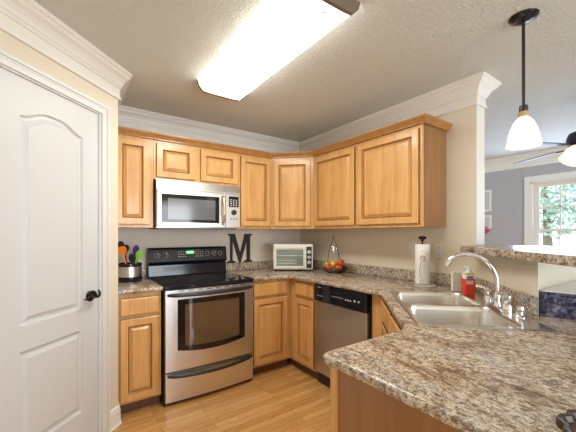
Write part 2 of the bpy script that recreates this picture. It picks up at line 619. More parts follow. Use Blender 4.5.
# ------------------------------------------------------------------ cabinet helpers (local frame: x width, -y front, z up)
def raised_door(w, h, th=.02, arch=0, frame=.055):
    bm = B()
    prof = [(0, 0), (0, -th + .004), (.004, -th), (frame - .004, -th), (frame, -th + .004), (frame + .002, -.003), (frame + .006, -.002),
            (frame + .026, -th + .003), (frame + .029, -th + .001)]
    if min(w, h) < 2 * (frame + .036):
        prof = [(0, 0), (0, -th + .004), (.006, -th), (.012, -th)]
    loops = []
    for ins, y in prof:
        loops.append([bm.verts.new(p) for p in ((ins, y, ins), (w - ins, y, ins), (w - ins, y, h - ins), (ins, y, h - ins))])
    bm.faces.new(loops[0][::-1])
    for i_, (A, Bq) in enumerate(zip(loops, loops[1:])):
        for k in range(4):
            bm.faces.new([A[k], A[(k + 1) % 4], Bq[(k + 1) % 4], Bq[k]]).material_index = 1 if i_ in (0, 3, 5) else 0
    bm.faces.new(loops[-1])
    return bm


def drawer_front(w, h, th=.02):
    bm = B()
    prof = [(0, 0), (0, -th + .006), (.006, -th + .001), (.012, -th)]
    loops = [[bm.verts.new(p) for p in ((i, y, i), (w - i, y, i), (w - i, y, h - i), (i, y, h - i))] for i, y in prof]
    bm.faces.new(loops[0][::-1])
    for i_, (A, Bq) in enumerate(zip(loops, loops[1:])):
        for k in range(4):
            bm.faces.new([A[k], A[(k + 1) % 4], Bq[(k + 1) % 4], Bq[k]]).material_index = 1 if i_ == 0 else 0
    bm.faces.new(loops[-1])
    return bm


def put_door(root, x0, x1, z0, z1, drawer=False, m='wood'):
    g = drawer_front(x1 - x0, z1 - z0) if drawer else raised_door(x1 - x0, z1 - z0)
    bmesh.ops.translate(g, vec=(x0, -.0008, z0), verts=g.verts)
    return mk('drawer' if drawer else 'door', g, [m, 'groove_edge'], root)


def upper(label, loc, rotz, w, z0, z1, doors, depth=.329, side=0):
    t = thing('wall_cabinet', label, 'cabinet', (loc[0], loc[1], 0), rotz, 'honey maple wall cabinets')
    bm = B(); box(bm, .0005, w - .0005, 0, depth, z0, z1); mk('body', bm, 'wood', t, bevel=.001)
    for a, b in doors:
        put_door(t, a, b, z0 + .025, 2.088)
    return t


UB, UT = 1.372, 2.12
# back run, faces at y = 2.815
upper('narrow honey maple wall cabinet between the pantry wall and the microwave', (.3055, 2.815), 0, .3035, UB, UT, [(.018, .275)])
t = thing('wall_cabinet', 'short two door honey maple wall cabinet above the microwave', 'cabinet', (.610, 2.815, 0), 0, 'honey maple wall cabinets')
bm = B(); box(bm, .0005, .7885, 0, .329, 1.782, UT); mk('body', bm, 'wood', t, bevel=.001)
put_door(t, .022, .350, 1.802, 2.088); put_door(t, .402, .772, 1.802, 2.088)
upper('single door honey maple wall cabinet right of the microwave', (1.400, 2.815), 0, .376, UB, UT, [(.018, .362)])
# diagonal corner
a = Vector((1.777, 2.815)); b = Vector((2.10, 2.497))
th = math.atan2(b.y - a.y, b.x - a.x); wd = (b - a).length
t = thing('wall_cabinet', 'diagonal corner honey maple wall cabinet above the toaster oven', 'cabinet', (a.x, a.y, 0), th, 'honey maple wall cabinets')
bm = B(); prism(bm, [(1.777, 2.815), (2.10, 2.497), (2.419, 2.497), (2.419, 3.1445), (1.777, 3.1445)], UB, UT)
bmesh.ops.transform(bm, matrix=(Matrix.Translation((a.x, a.y, 0)) @ Matrix.Rotation(th, 4, 'Z')).inverted(), verts=bm.verts)
mk('body', bm, 'wood', t)
put_door(t, .035, wd - .035, UB + .025, 2.088)
# right run: origin at far end, rotated so that the front faces -X
upper('honey maple wall cabinet above the fruit basket', (2.10, 2.4965), R(-90), .586, UB, UT, [(.016, .567)], .318)
t = upper('wide honey maple wall cabinet nearest the bar opening with its side exposed', (2.10, 1.910), R(-90), .620, UB, UT, [(.018, .598)], .318)
bm = B(); box(bm, .6202, .6240, .022, .316, UB, 2.118); mk('side_panel', bm, 'wood_panel', t)['label'] = 'darker brown side panel'  # exposed side in the same darker brown as the peninsula
bm = B()
CORN = [(0, 2.112), (.022, 2.112), (.022, 2.120), (.028, 2.126), (.034, 2.138), (.044, 2.148), (.047, 2.156), (.047, 2.162), (0, 2.162)]
bm_path = [(.306, 2.8145), (1.777, 2.8145), (2.0995, 2.497), (2.0995, 1.2850), (2.417, 1.2850)]
sweep(bm, bm_path, CORN)
tag(mk('cabinet_cornice', bm, 'wood_trim'), 'honey maple crown moulding running along the tops of the wall cabinets', 'moulding')


def basecab(label, loc, rotz, w, depth, fronts, body=None):
    t = thing('base_cabinet', label, 'cabinet', (loc[0], loc[1], 0), rotz, 'honey maple base cabinets')
    bm = B()
    if body: body(bm)
    else: box(bm, .0005, w - .0005, 0, depth, .085, .8855)
    mk('body', bm, 'wood', t, bevel=.001)
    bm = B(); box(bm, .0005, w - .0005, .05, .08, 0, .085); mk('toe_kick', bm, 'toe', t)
    for x0, x1, z0, z1, dr in fronts:
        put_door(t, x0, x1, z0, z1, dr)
    return t


basecab('narrow honey maple base cabinet between the pantry wall and the stove', (.3055, 2.545), 0, .3025, .6, [(.020, .285, .725, .852, 1), (.020, .285, .105, .700, 0)])
basecab('honey maple base cabinet just right of the stove under the toaster oven', (1.392, 2.545), 0, .440, .6,
        [(.022, .395, .738, .862, 1), (.022, .395, .110, .712, 0)])
basecab('honey maple corner base cabinet left of the dishwasher', (1.8335, 2.5445), R(-90), .390, .58,
        [(.100, .375, .738, .862, 1), (.100, .375, .110, .712, 0)])
# sink base: filler beside the dishwasher and a diagonal front
bx = B()
prism(bx, [(1.8335, 1.526), (2.41, 1.526), (2.41, 1.10), (1.85, .52), (1.20, .755), (1.20, .775), (1.8335, 1.425)], .085, .8855)
t = thing('base_cabinet', 'diagonal honey maple sink cabinet beside the dishwasher', 'cabinet', (1.8335, 1.425, 0), R(-135), 'honey maple base cabinets')
Wm = Matrix.Translation((1.8335, 1.425, 0)) @ Matrix.Rotation(R(-135), 4, 'Z')
# hollow below the bowls: side walls only
bx.free(); bx = B()
def wallseg(bm, p, q, th, z0, z1):
    p, q = Vector(p), Vector(q); d = (q - p).normalized(); nrm = Vector((d.y, -d.x)) * th
    prism(bm, [p, q, q + nrm, p + nrm], z0, z1)
wallseg(bx, (1.8335, 1.524), (1.8335, 1.425), -.02, .085, .885)
wallseg(bx, (1.8335, 1.425), (1.215, .8075), -.02, .085, .885)
prism(bx, [(1.8335, 1.524), (2.40, 1.524), (2.40, 1.10), (1.86, .57), (1.215, .79), (1.215, .8075), (1.8335, 1.425)], .085, .10)
box(bx, 1.8335, 2.40, 1.508, 1.5245, .085, .885)
bmesh.ops.transform(bx, matrix=Wm.inverted(), verts=bx.verts)
mk('body', bx, 'wood', t)
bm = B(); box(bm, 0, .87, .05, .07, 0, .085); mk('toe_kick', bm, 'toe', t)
for x0, x1 in ((.03, .42), (.45, .84)):
    put_door(t, x0, x1, .738, .862, True); put_door(t, x0, x1, .110, .712)

# peninsula
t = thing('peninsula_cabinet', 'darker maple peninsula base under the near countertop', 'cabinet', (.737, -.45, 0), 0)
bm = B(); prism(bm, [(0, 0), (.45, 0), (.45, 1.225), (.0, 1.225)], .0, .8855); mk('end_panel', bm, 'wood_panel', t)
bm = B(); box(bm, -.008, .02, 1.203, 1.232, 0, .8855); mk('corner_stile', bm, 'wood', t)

# ------------------------------------------------------------------ countertops
def slab(pts, z0, z1, r=.012):
    bm = B(); prism(bm, pts, z0, z1)
    bmesh.ops.recalc_face_normals(bm, faces=bm.faces)
    es = [e for e in bm.edges if all(abs(v.co.z - z1) < 1e-6 for v in e.verts) or all(abs(v.co.z - z0) < 1e-6 for v in e.verts)]
    bmesh.ops.bevel(bm, geom=es, offset=r, segments=3, affect='EDGES', profile=.5)
    return bm


CT0, CT = .886, .920
tag(mk('countertop', slab([(.305, 2.505), (.614, 2.505), (.614, 3.1455), (.305, 3.1455)], CT0, CT), 'laminate', smooth=True),
    'short granite look countertop left of the stove holding the utensil crock', 'countertop')
def rc(p, a, b, r, n=5):     # rounded corner at p between directions to a and b
    p, a, b = Vector(p), Vector(a), Vector(b)
    u = p + (a - p).normalized() * r; v = p + (b - p).normalized() * r
    return [tuple((1 - k / n) ** 2 * u + 2 * (1 - k / n) * (k / n) * p + (k / n) ** 2 * v) for k in range(n + 1)]
outer = [(1.386, 2.505)] + rc((1.785, 2.505), (1.386, 2.505), (1.785, 1.4), .10) + [(1.785, 1.403), (1.192, .812)] + \
    rc((.707, .812), (1.192, .812), (.707, 0), .035) + [(.707, -.5), (2.69, -.5), (2.69, .541), (1.8990, .5525), (2.4175, 1.0710), (2.4195, 3.1455), (1.386, 3.1455)]
me_slab = mk('countertop', slab(outer[::-1], CT0, CT), 'laminate', smooth=True)
tag(me_slab, 'long granite look countertop running from the stove round the sink to the peninsula', 'countertop')
# sink frame
SK = Matrix.Translation((1.261, .799, 0)) @ Matrix.Rotation(R(45), 4, 'Z') @ Matrix.Scale(-1, 4, (0, 1, 0))   # local x = along, y = towards the half wall
def rr(x0, x1, y0, y1, r, n=5):
    out = []
    for cx, cy, a0 in ((x1 - r, y0 + r, -90), (x1 - r, y1 - r, 0), (x0 + r, y1 - r, 90), (x0 + r, y0 + r, 180)):
        for k in range(n + 1):
            a = R(a0 + 90 * k / n)
            out.append((cx + r * cos(a), cy + r * sin(a)))
    return out
cut = B(); prism(cut, rr(.015, .83, .015, .538, .03), .80, 1.0)
bmesh.ops.transform(cut, matrix=SK, verts=cut.verts)
co = mk('cutter', cut, 'laminate')
md = me_slab.modifiers.new('sink_hole', 'BOOLEAN'); md.operation = 'DIFFERENCE'; md.object = co; md.solver = 'EXACT'
dg = bpy.context.evaluated_depsgraph_get()
nm = bpy.data.meshes.new_from_object(me_slab.evaluated_get(dg))
me_slab.modifiers.clear(); me_slab.data = nm; nm.name = 'countertop'
for p in nm.polygons: p.use_smooth = True
try: nm.set_sharp_from_angle(angle=R(38))
except Exception: pass
bpy.data.objects.remove(co)

# backsplashes
BS = 1.003
def bsp(label, pts, top=BS):
    tag(mk('backsplash', slab(pts, CT + .0004, top, .004), 'laminate', smooth=True), label, 'backsplash', 'granite look backsplashes')
bsp('short granite look backsplash behind the utensil crock', [(.305, 3.1255), (.614, 3.1255), (.614, 3.1455), (.305, 3.1455)])
bsp('granite look backsplash on the back wall under the black letter', [(1.386, 3.1255), (2.3985, 3.1255), (2.3985, 3.1455), (1.386, 3.1455)])
bsp('granite look backsplash on the right wall behind fruit and paper towels', [(2.3995, 1.10), (2.4195, 1.10), (2.4195, 3.1455), (2.3995, 3.1455)], 1.012)
bsp('granite look backsplash on the angled half wall behind the faucet', [(1.876, .5545), (1.9045, .5565), (2.4185, 1.0715), (2.4185, 1.098), (2.3905, 1.070)], 1.012)
# raised laminate block at the bend of the half wall
t = thing('raised_ledge', 'low ledge block with dark blue speckled side and pale glossy top at the right edge', 'ledge', (0, 0, 0))
mk('speckled_side', slab([(1.911, .5505), (2.03, .0), (2.69, .0), (2.69, .5395)], CT + .0004, 1.040, .002), 'blue_laminate', t)
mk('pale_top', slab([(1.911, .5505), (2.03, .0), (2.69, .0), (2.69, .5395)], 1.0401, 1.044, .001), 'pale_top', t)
# bar ledge on the half wall
bm = slab([(2.23, 1.09), (1.46, .165), (1.80, .12), (2.80, .52), (2.80, .78), (2.68, 1.068), (2.419, 1.068), (2.419, 1.09)], 1.1925, 1.236, .008)
tag(mk('bar_ledge', bm, 'laminate', smooth=True), 'granite look breakfast bar ledge on top of the half wall', 'bar ledge')

# ------------------------------------------------------------------ sink
root = thing('sink', 'stainless steel double bowl sink set diagonally in the countertop', 'sink', (1.261, .799, CT))
inv = Matrix.Translation((-1.261, -.799, -CT)) @ SK
def sk_add(name, bm, m, parent, smooth=True):
    bmesh.ops.transform(bm, matrix=inv, verts=bm.verts)
    return mk(name, bm, m, parent, smooth)
bowls = ((.035, .405), (.440, .810))
by0, by1 = .024, .450
# rim: raised flange with openings, built from a grid around the bowls
bm = B()
zr = CT + .006
lo = rr(0, .845, 0, .553, .025); li = rr(.008, .837, .008, .545, .022)
o0 = [bm.verts.new((x, y, CT + .0006)) for x, y in lo]; o1 = [bm.verts.new((x, y, zr)) for x, y in li]
n = len(lo)
for k in range(n): bm.faces.new([o0[k], o0[(k + 1) % n], o1[(k + 1) % n], o1[k]])
edges = []
loops = [o1]
for a, b in bowls:
    loops.append([bm.verts.new((x, y, zr - .001)) for x, y in rr(a, b, by0, by1, .055, 6)])
for L in loops:
    for k in range(len(L)):
        e = bm.edges.get((L[k], L[(k + 1) % len(L)])) or bm.edges.new((L[k], L[(k + 1) % len(L)]))
        edges.append(e)
bmesh.ops.triangle_fill(bm, edges=edges, use_beauty=True)
sk_add('rim', bm, 'steel_sink', root, False)
for a, b in bowls:
    bm = B()
    rings = []
    for ins, z, r in ((0, zr - .001, .055), (.004, zr - .008, .053), (.007, CT - .02, .05), (.014, CT - .13, .05), (.022, CT - .155, .05), (.045, CT - .168, .04)):
        rings.append([bm.verts.new((x, y, z)) for x, y in rr(a + ins, b - ins, by0 + ins, by1 - ins, r, 6)])
    for A, Bq in zip(rings, rings[1:]):
        n = len(A)
        for k in range(n): bm.faces.new([A[k], A[(k + 1) % n], Bq[(k + 1) % n], Bq[k]])
    bm.faces.new(rings[-1])
    bo = sk_add('bowl', bm, 'steel_sink', root)
    bm = B(); lathe(bm, [(0, CT - .164), (.04, CT - .164), (.044, CT - .167), (.044, CT - .1675)], 24, (a + b) / 2, .25)
    sk_add('drain', bm, 'chrome', bo)

# faucet on the deck: local (s along, t towards wall)
fa = thing('faucet', 'chrome gooseneck kitchen faucet with two lever handles on the sink deck', 'faucet', (1.261, .799, CT))
fs, ft = .405, .497
zd = zr + .0005
bm = B(); 
g = B(); prism(g, rr(fs - .125, fs + .125, ft - .03, ft + .03, .028), zd, zd + .012); add(bm, g)
sk_add('base_plate', bm, 'chrome', fa)
bm = B(); lathe(bm, [(.0, zd + .01), (.026, zd + .012), (.024, zd + .02), (.020, zd + .045), (.022, zd + .055), (.017, zd + .07), (.012, zd + .085), (0, zd + .085)], 20, fs, ft)
sk_add('spout_base', bm, 'chrome', fa)
# spout in world coordinates relative to root
base_w = SK @ Vector((fs, ft, 0))
dirv = Vector((-.62, .785, 0)).normalized()
P_ = [(0, 0, zd + .05), (0, 0, zd + .13), (.010, 0, zd + .185), (.042, 0, zd + .238), (.092, 0, zd + .270), (.14, 0, zd + .282), (.188, 0, zd + .277), (.224, 0, zd + .256), (.244, 0, zd + .226)]
pts = [Vector((base_w.x, base_w.y, 0)) + dirv * p[0] + Vector((0, 0, p[2])) for p in smooth_pts(P_, 6)]
bm = B(); tube(bm, [p - Vector((1.261, .799, CT)) for p in pts], .0125, 14)
mk('spout', bm, 'chrome', fa, smooth=True)
e = pts[-1] - Vector((1.261, .799, CT)); d_ = (pts[-1] - pts[-3]).normalized()
bm = B(); tube(bm, [e - d_ * .018, e + d_ * .008], .0150, 14); mk('aerator', bm, 'chrome', fa, smooth=True)
for q, sgn in ((fs - .10, -1), (fs + .10, 1)):
    bm = B(); lathe(bm, [(0, zd + .01), (.027, zd + .012), (.026, zd + .03), (.019, zd + .045), (.025, zd + .06), (.025, zd + .085), (.014, zd + .098), (0, zd + .10)], 18, q, ft)
    h_ = sk_add('handle', bm, 'chrome', fa)
    bm = B(); tube(bm, [(q, ft, zd + .085), (q + sgn * .02, ft - .022, zd + .092), (q + sgn * .035, ft - .050, zd + .098)], [.010, .009, .011], 10)
    sk_add('lever', bm, 'chrome', h_)
sp = thing('side_sprayer', 'chrome side sprayer on the sink deck right of the faucet', 'sprayer', (1.261, .799, CT))
bm = B(); q = .20; lathe(bm, [(0, zd), (.026, zd), (.024, zd + .008), (.017, zd + .014), (.016, zd + .03), (0, zd + .03)], 18, q, .505); sk_add('holder', bm, 'chrome', sp)
bm = B(); lathe(bm, [(0, zd + .031), (.011, zd + .031), (.012, zd + .036), (.020, zd + .040), (.018, zd + .052), (0, zd + .055)], 16, q, .505); sk_add('spray_head', bm, 'chrome', sp)

# ------------------------------------------------------------------ stove
st = thing('stove', 'stainless steel electric stove with black glass cooktop between base cabinets', 'stove', (.620, 2.486, 0))
SW = .762
def bow(x, a=.018): return -a * (1 - ((x - SW / 2) / (SW / 2)) ** 2)
def bow_panel(x0, x1, z0f, z1f, y, th, a=.018, n=14):
    bm = B(); F = []
    for k in range(n + 1):
        x = x0 + (x1 - x0) * k / n
        yy = y + bow(x, a)
        F.append([bm.verts.new((x, yy, z0f(x))), bm.verts.new((x, yy, z1f(x))), bm.verts.new((x, yy + th, z1f(x))), bm.verts.new((x, yy + th, z0f(x)))])
    for A, Bq in zip(F, F[1:]):
        for k in range(4): bm.faces.new([A[k], A[(k + 1) % 4], Bq[(k + 1) % 4], Bq[k]])
    bm.faces.new(F[0]); bm.faces.new(F[-1][::-1])
    return bm
cst = lambda v: (lambda x: v)
bm = B(); box(bm, 0, SW, .03, .645, .0, .890); mk('body', bm, 'black', st)
# oven door
dr = mk('oven_door', bow_panel(.006, SW - .006, cst(.262), cst(.885), .0, .034), 'steel', st)
arc = lambda z, k: (lambda x: z - k * (1 - ((x - SW / 2) / .29) ** 2))
mk('window_surround', bow_panel(.094, SW - .090, arc(.420, .032), cst(.812), -.0025, .006), 'black_gloss', dr)
mk('window', bow_panel(.150, SW - .146, arc(.458, .024), cst(.770), -.004, .003), 'window_glass_dark', dr)
bm = B()
P_ = [(.020 + (SW - .04) * k / 18, -.010 - .050 * sin(pi * k / 18) ** .55, .850 - .004 * sin(pi * k / 18)) for k in range(19)]
tube(bm, P_, [.010] + [.0145] * 17 + [.010], 12)
mk('handle', bm, 'black', dr, smooth=True)
for k in range(8):
    x = .10 + k * .075
    bm = B(); box(bm, x, x + .045, bow(x + .02) - .002, bow(x + .02) + .01, .874, .880)
    mk('vent_slot', bm, 'black', dr)
# storage drawer
dw = mk('drawer', bow_panel(.006, SW - .006, cst(.030), cst(.252), .0, .03), 'steel', st)
bm = B()
P_ = [(.020 + (SW - .04) * k / 18, -.010 - .048 * sin(pi * k / 18) ** .6, .234 - .014 * sin(pi * k / 18)) for k in range(19)]
tube(bm, P_, [.009] + [.0135] * 17 + [.009], 12)
mk('handle', bm, 'black', dw, smooth=True)
# cooktop with rounded front lip
bm = bow_panel(-.004, SW + .004, cst(.890), cst(.9232), -.004, .02, .020); mk('cooktop_lip', bm, 'black_enamel', st, bevel=.004)
ck = B()
n = 14
fr = [(-.004 + (SW + .008) * k / n, bow(-.004 + (SW + .008) * k / n, .02) + .0165) for k in range(n + 1)]
prism(ck, fr + [(SW + .004, .60), (-.004, .60)], .890, .9235)
ct_ = mk('cooktop', ck, 'black_gloss', st)
ringm = mat('burner_ring_print', (.12, .12, .13), .2)
for (x, y, r) in ((.19, .19, .11), (.57, .19, .09), (.19, .45, .08), (.57, .45, .11)):
    bm = B()
    N = 40
    a_ = [bm.verts.new((x + r * cos(2 * pi * k / N), y + r * sin(2 * pi * k / N), .9238)) for k in range(N)]
    b_2 = [bm.verts.new((x + (r - .003) * cos(2 * pi * k / N), y + (r - .003) * sin(2 * pi * k / N), .9238)) for k in range(N)]
    for k in range(N): bm.faces.new([a_[k], a_[(k + 1) % N], b_2[(k + 1) % N], b_2[k]])
    mk('burner_ring', bm, ringm, ct_)
# backguard
bm = B()
pr = [(.575, .9236), (.585, 1.03), (.555, 1.055), (.575, 1.175), (.595, 1.19), (.645, 1.19), (.645, .9236)]
A = [bm.verts.new((0, y, z)) for y, z in pr]; Bq = [bm.verts.new((SW, y, z)) for y, z in pr]
bm.faces.new(A[::-1]); bm.faces.new(Bq)
for k in range(len(pr)): bm.faces.new([A[k], A[(k + 1) % len(pr)], Bq[(k + 1) % len(pr)], Bq[k]])
bgd = mk('control_panel', bm, 'black_enamel', st, bevel=.006)
sl = math.atan2(.02, .12)
def onpanel(x, z): return Vector((x, .555 + (z - 1.055) * .02 / .12 - .001, z))
for x in (.075, .150, .555, .625, .690):
    bm = B(); lathe(bm, [(0, 0), (.021, 0), (.021, .006), (.016, .010), (.015, .024), (0, .025)], 20)
    bmesh.ops.transform(bm, matrix=Matrix.Translation(onpanel(x, 1.122)) @ Matrix.Rotation(R(90) - sl, 4, 'X'), verts=bm.verts)
    kb = mk('knob', bm, 'black', bgd, smooth=True)
    bm = B(); lathe(bm, [(.0215, 0), (.0245, 0), (.0245, .0015), (.0215, .0015)], 24)
    bmesh.ops.transform(bm, matrix=Matrix.Translation(onpanel(x, 1.122)) @ Matrix.Rotation(R(90) - sl, 4, 'X'), verts=bm.verts)
    mk('highlight_ring', bm, 'grey_mark', kb)  # pale grey ring painted in place of the knob's highlight
    bm = B(); p = onpanel(x, 1.122); box(bm, x - .0015, x + .0015, p.y - .027, p.y - .024, 1.124, 1.138); mk('pointer_mark', bm, 'grey_mark', kb)
bm = B(); p = onpanel(.38, 1.13); box(bm, .345, .415, p.y - .002, p.y + .006, 1.130, 1.152); mk('clock_display', bm, 'green_led', bgd)
for js in (range(4), range(8, 12)):
    bm = B()
    for i in range(3):
        for j in js:
            x = .265 + j * .021; z = 1.098 + i * .022; p = onpanel(x, z); box(bm, x, x + .010, p.y - .0012, p.y + .003, z, z + .006)
    mk('key_legend', bm, 'grey_mark', bgd)

# ------------------------------------------------------------------ microwave
mw = thing('microwave', 'stainless steel over the range microwave mounted above the stove', 'microwave', (.622, 2.745, 1.372))
MW = .760; MH = .405
bm = B(); box(bm, 0, MW, .02, .398, 0, MH); mk('body', bm, 'steel', mw)
bm = B()
pr = [(.02, MH - .078), (-.004, MH - .078), (-.004, MH - .070), (.014, MH - .002), (.02, MH - .002)]
A = [bm.verts.new((0, y, z)) for y, z in pr]; Bq = [bm.verts.new((MW, y, z)) for y, z in pr]
bm.faces.new(A[::-1]); bm.faces.new(Bq)
for k in range(len(pr)): bm.faces.new([A[k], A[(k + 1) % len(pr)], Bq[(k + 1) % len(pr)], Bq[k]])
mk('vent_hood', bm, 'steel', mw)
bm = B(); bbox(bm, .002, .610, -.006, .0195, .004, MH - .082, .005); md_ = mk('door', bm, 'steel', mw)
bm = B(); bbox(bm, .035, .545, -.009, -.004, .045, .285, .002); mk('window_surround', bm, 'black_gloss', md_)
bm = B(); bbox(bm, .085, .505, -.0105, -.0085, .070, .250, .0008, 1); mk('window', bm, 'mw_window', md_)
bm = B(); box(bm, .13, .19, -.0068, -.005, .018, .024); mk('badge', bm, 'black', md_)
bm = B()
P_ = [(.578, -.012 - .040 * sin(pi * k / 14) ** .6, .035 + .26 * k / 14) for k in range(15)]
tube(bm, P_, .011, 12); mk('handle', bm, mat('champagne_steel', (.72, .64, .50), .3, 1), md_, smooth=True)
bm = B(); bbox(bm, .613, MW - .002, -.006, .0195, .004, MH - .082, .004); pc = mk('control_panel', bm, 'steel', mw)
bm = B(); bbox(bm, .640, .742, -.008, -.004, .20, .300, .002); ds = mk('display', bm, 'black_gloss', pc)
bm = B()
for i in range(4):
    for j in range(3): box(bm, .652 + j * .028, .668 + j * .028, -.0088, -.006, .212 + i * .017, .221 + i * .017)
mk('key_legend', bm, 'grey_mark', ds)
bm = B(); lathe(bm, [(0, 0), (.026, 0), (.024, .016), (0, .017)], 24)
bmesh.ops.transform(bm, matrix=Matrix.Translation((.690, -.006, .150)) @ Matrix.Rotation(R(90), 4, 'X'), verts=bm.verts); mk('dial', bm, 'black', pc, smooth=True)
bm = B()
for j in range(3): box(bm, .655 + j * .028, .673 + j * .028, -.0072, -.005, .085, .092)
mk('button', bm, 'black', pc)
bm = B(); box(bm, .02, MW - .02, .03, .39, -.008, -.0003); mk('grease_filter', bm, 'black', mw)

# ------------------------------------------------------------------ dishwasher (front faces -X)
d = thing('dishwasher', 'stainless steel dishwasher with black control strip beside the corner base cabinet', 'dishwasher', (1.808, 2.147, 0), R(-90))
bm = B(); box(bm, .006, .606, .03, .58, .09, .884); mk('body', bm, 'black', d)
bm = B(); bbox(bm, .008, .597, .0, .0295, .115, .734, .004); mk('door', bm, 'steel_grey', d)
bm = B(); bbox(bm, .006, .598, -.008, .0295, .738, .884, .006); p_ = mk('control_panel', bm, 'black_enamel', d)
P_ = [(.15 + .26 * k / 12, -.010, .854 - .018 * sin(pi * k / 12)) for k in range(13)]
bm = B(); tube(bm, P_, .003, 8); mk('latch_recess', bm, 'black', p_, smooth=True)
bm = B()
for k in range(6): box(bm, .235 + k * .022, .249 + k * .022, -.0092, -.007, .804, .809)
mk('key_legend', bm, 'grey_mark', p_)
bm = B()
for k in range(3): box(bm, .385 + k * .024, .399 + k * .024, -.0092, -.007, .797, .809)
mk('key_legend', bm, 'grey_mark', p_)
bm = B(); box(bm, .06, .10, -.0092, -.007, .857, .862); mk('badge', bm, 'grey_mark', p_)
bm = B(); box(bm, .05, .12, -.0092, -.007, .784, .787); mk('badge', bm, 'grey_mark', p_)
for x in (.485, .525):
    bm = B(); lathe(bm, [(0, 0), (.008, 0), (.007, .003), (0, .0035)], 12)
    bmesh.ops.transform(bm, matrix=Matrix.Translation((x, -.008, .808)) @ Matrix.Rotation(R(90), 4, 'X'), verts=bm.verts); mk('button', bm, 'white_plastic', p_)
bm = B(); box(bm, .008, .600, .045, .07, .0, .11); mk('toe_kick', bm, 'black', d)

# ------------------------------------------------------------------ ceiling lamps
fl = thing('fluorescent_ceiling_light', 'long white wraparound fluorescent fixture on the kitchen ceiling', 'ceiling light', (.97, 1.64, HC))
bm = B()
L_ = .585
pr = [(-.185, -.002), (-.172, -.040), (-.142, -.070), (-.08, -.074), (.08, -.074), (.142, -.070), (.172, -.040), (.185, -.002)]
A = [bm.verts.new((x, -L_, z)) for x, z in pr]; Bq = [bm.verts.new((x, L_, z)) for x, z in pr]
for k in range(len(pr) - 1): bm.faces.new([A[k], A[k + 1], Bq[k + 1], Bq[k]])
mk('lens', bm, 'lens', fl, smooth=True)
tube_light = area('fluorescent_tubes', (0, 0, -.080), (0, 0, 0), .27, 1.12, 9.0, (1, .98, .87))
tube_light.parent = fl
for sg in (-1, 1):
    bm = B()
    pr2 = [(x * 1.02, z * 1.03 - .0003) for x, z in pr]
    y0, y1 = sg * L_, sg * (L_ + .022)
    A = [bm.verts.new((x, y0, z)) for x, z in pr2]; Bq = [bm.verts.new((x, y1, z)) for x, z in pr2]
    bm.faces.new(A); bm.faces.new(Bq[::-1])
    for k in range(len(pr2)): bm.faces.new([A[k], A[(k + 1) % len(pr2)], Bq[(k + 1) % len(pr2)], Bq[k]])
    mk('end_cap', bm, 'cap', fl)
    bm = B(); lathe(bm, [(0, 0), (.006, 0), (.006, .003), (0, .003)], 12, 0, sg * (L_ - .05))
    bmesh.ops.translate(bm, vec=(.02, 0, -.0775), verts=bm.verts); mk('lens_screw', bm, 'cap', fl)

pe = thing('pendant_lamp', 'pendant lamp with black rod and white glass shade hanging over the bar', 'pendant lamp', (1.92, .621, HC))
bm = B(); lathe(bm, [(0, -.026), (.016, -.026), (.042, -.021), (.060, -.010), (.066, -.001), (0, -.001)], 36); mk('canopy', bm, 'black_enamel', pe, smooth=True)
bm = B(); tube(bm, [(0, 0, -.028), (0, 0, -.462)], .0075, 12); mk('rod', bm, 'black', pe, smooth=True)
bm = B(); lathe(bm, [(0, -.455), (.018, -.455), (.020, -.475), (.018, -.485), (0, -.485)], 20); mk('socket_cap', bm, 'black', pe, smooth=True)
bm = B(); lathe(bm, [(0, -.484), (.020, -.486), (.026, -.500), (.020, -.513), (0, -.514)], 20); mk('fitter', bm, mat('tan_fitter', (.45, .33, .18), .5), pe, smooth=True)
bm = B(); lathe(bm, [(.018, -.511), (.028, -.520), (.044, -.540), (.058, -.575), (.068, -.615), (.074, -.650), (.076, -.662), (.072, -.662), (.064, -.615), (.054, -.575), (.040, -.542), (.016, -.518)], 36)
mk('glass_shade', bm, 'shade', pe, smooth=True)

FH = (3.37, .68)
fn = thing('ceiling_fan', 'dark ceiling fan with glass light shades in the living room', 'ceiling fan', (FH[0], FH[1], HC))
bm = B(); lathe(bm, [(0, -.05), (.03, -.045), (.045, -.002), (0, -.002)], 24); mk('canopy', bm, 'fan_dark', fn, smooth=True)
bm = B(); tube(bm, [(0, 0, -.04), (0, 0, -.30)], .012, 12); mk('rod', bm, 'fan_dark', fn)
bm = B(); lathe(bm, [(0, -.285), (.05, -.29), (.10, -.31), (.115, -.35), (.115, -.39), (.08, -.42), (.05, -.43), (0, -.43)], 28); mk('motor', bm, 'fan_dark', fn, smooth=True)
for k in range(4):
    an = R(61 + 90 * k)
    bm = B(); g = B()
    box(g, .09, .22, -.02, .02, -.003, .003); add(bm, g)
    g = B(); prism(g, [(.19, -.038), (.30, -.048), (.62, -.054), (.66, -.03), (.67, 0), (.66, .03), (.62, .054), (.30, .048), (.19, .038)], .003, .010)
    add(bm, g)
    bmesh.ops.transform(bm, matrix=Matrix.Translation((0, 0, -.415)) @ Matrix.Rotation(an, 4, 'Z') @ Matrix.Rotation(R(-10), 4, 'X'), verts=bm.verts)
    mk('blade', bm, 'fan_blade', fn)
for k in range(3):
    an = R(172 + 120 * k)
    bm = B(); lathe(bm, [(.02, 0), (.04, -.02), (.062, -.06), (.075, -.10), (.071, -.10), (.055, -.06), (.03, -.02)], 22)
    bmesh.ops.transform(bm, matrix=Matrix.Translation((.075 * cos(an), .075 * sin(an), -.435)) @ Matrix.Rotation(an, 4, 'Z') @ Matrix.Rotation(R(-50), 4, 'Y'), verts=bm.verts)
    mk('glass_shade', bm, 'shade', fn, smooth=True)

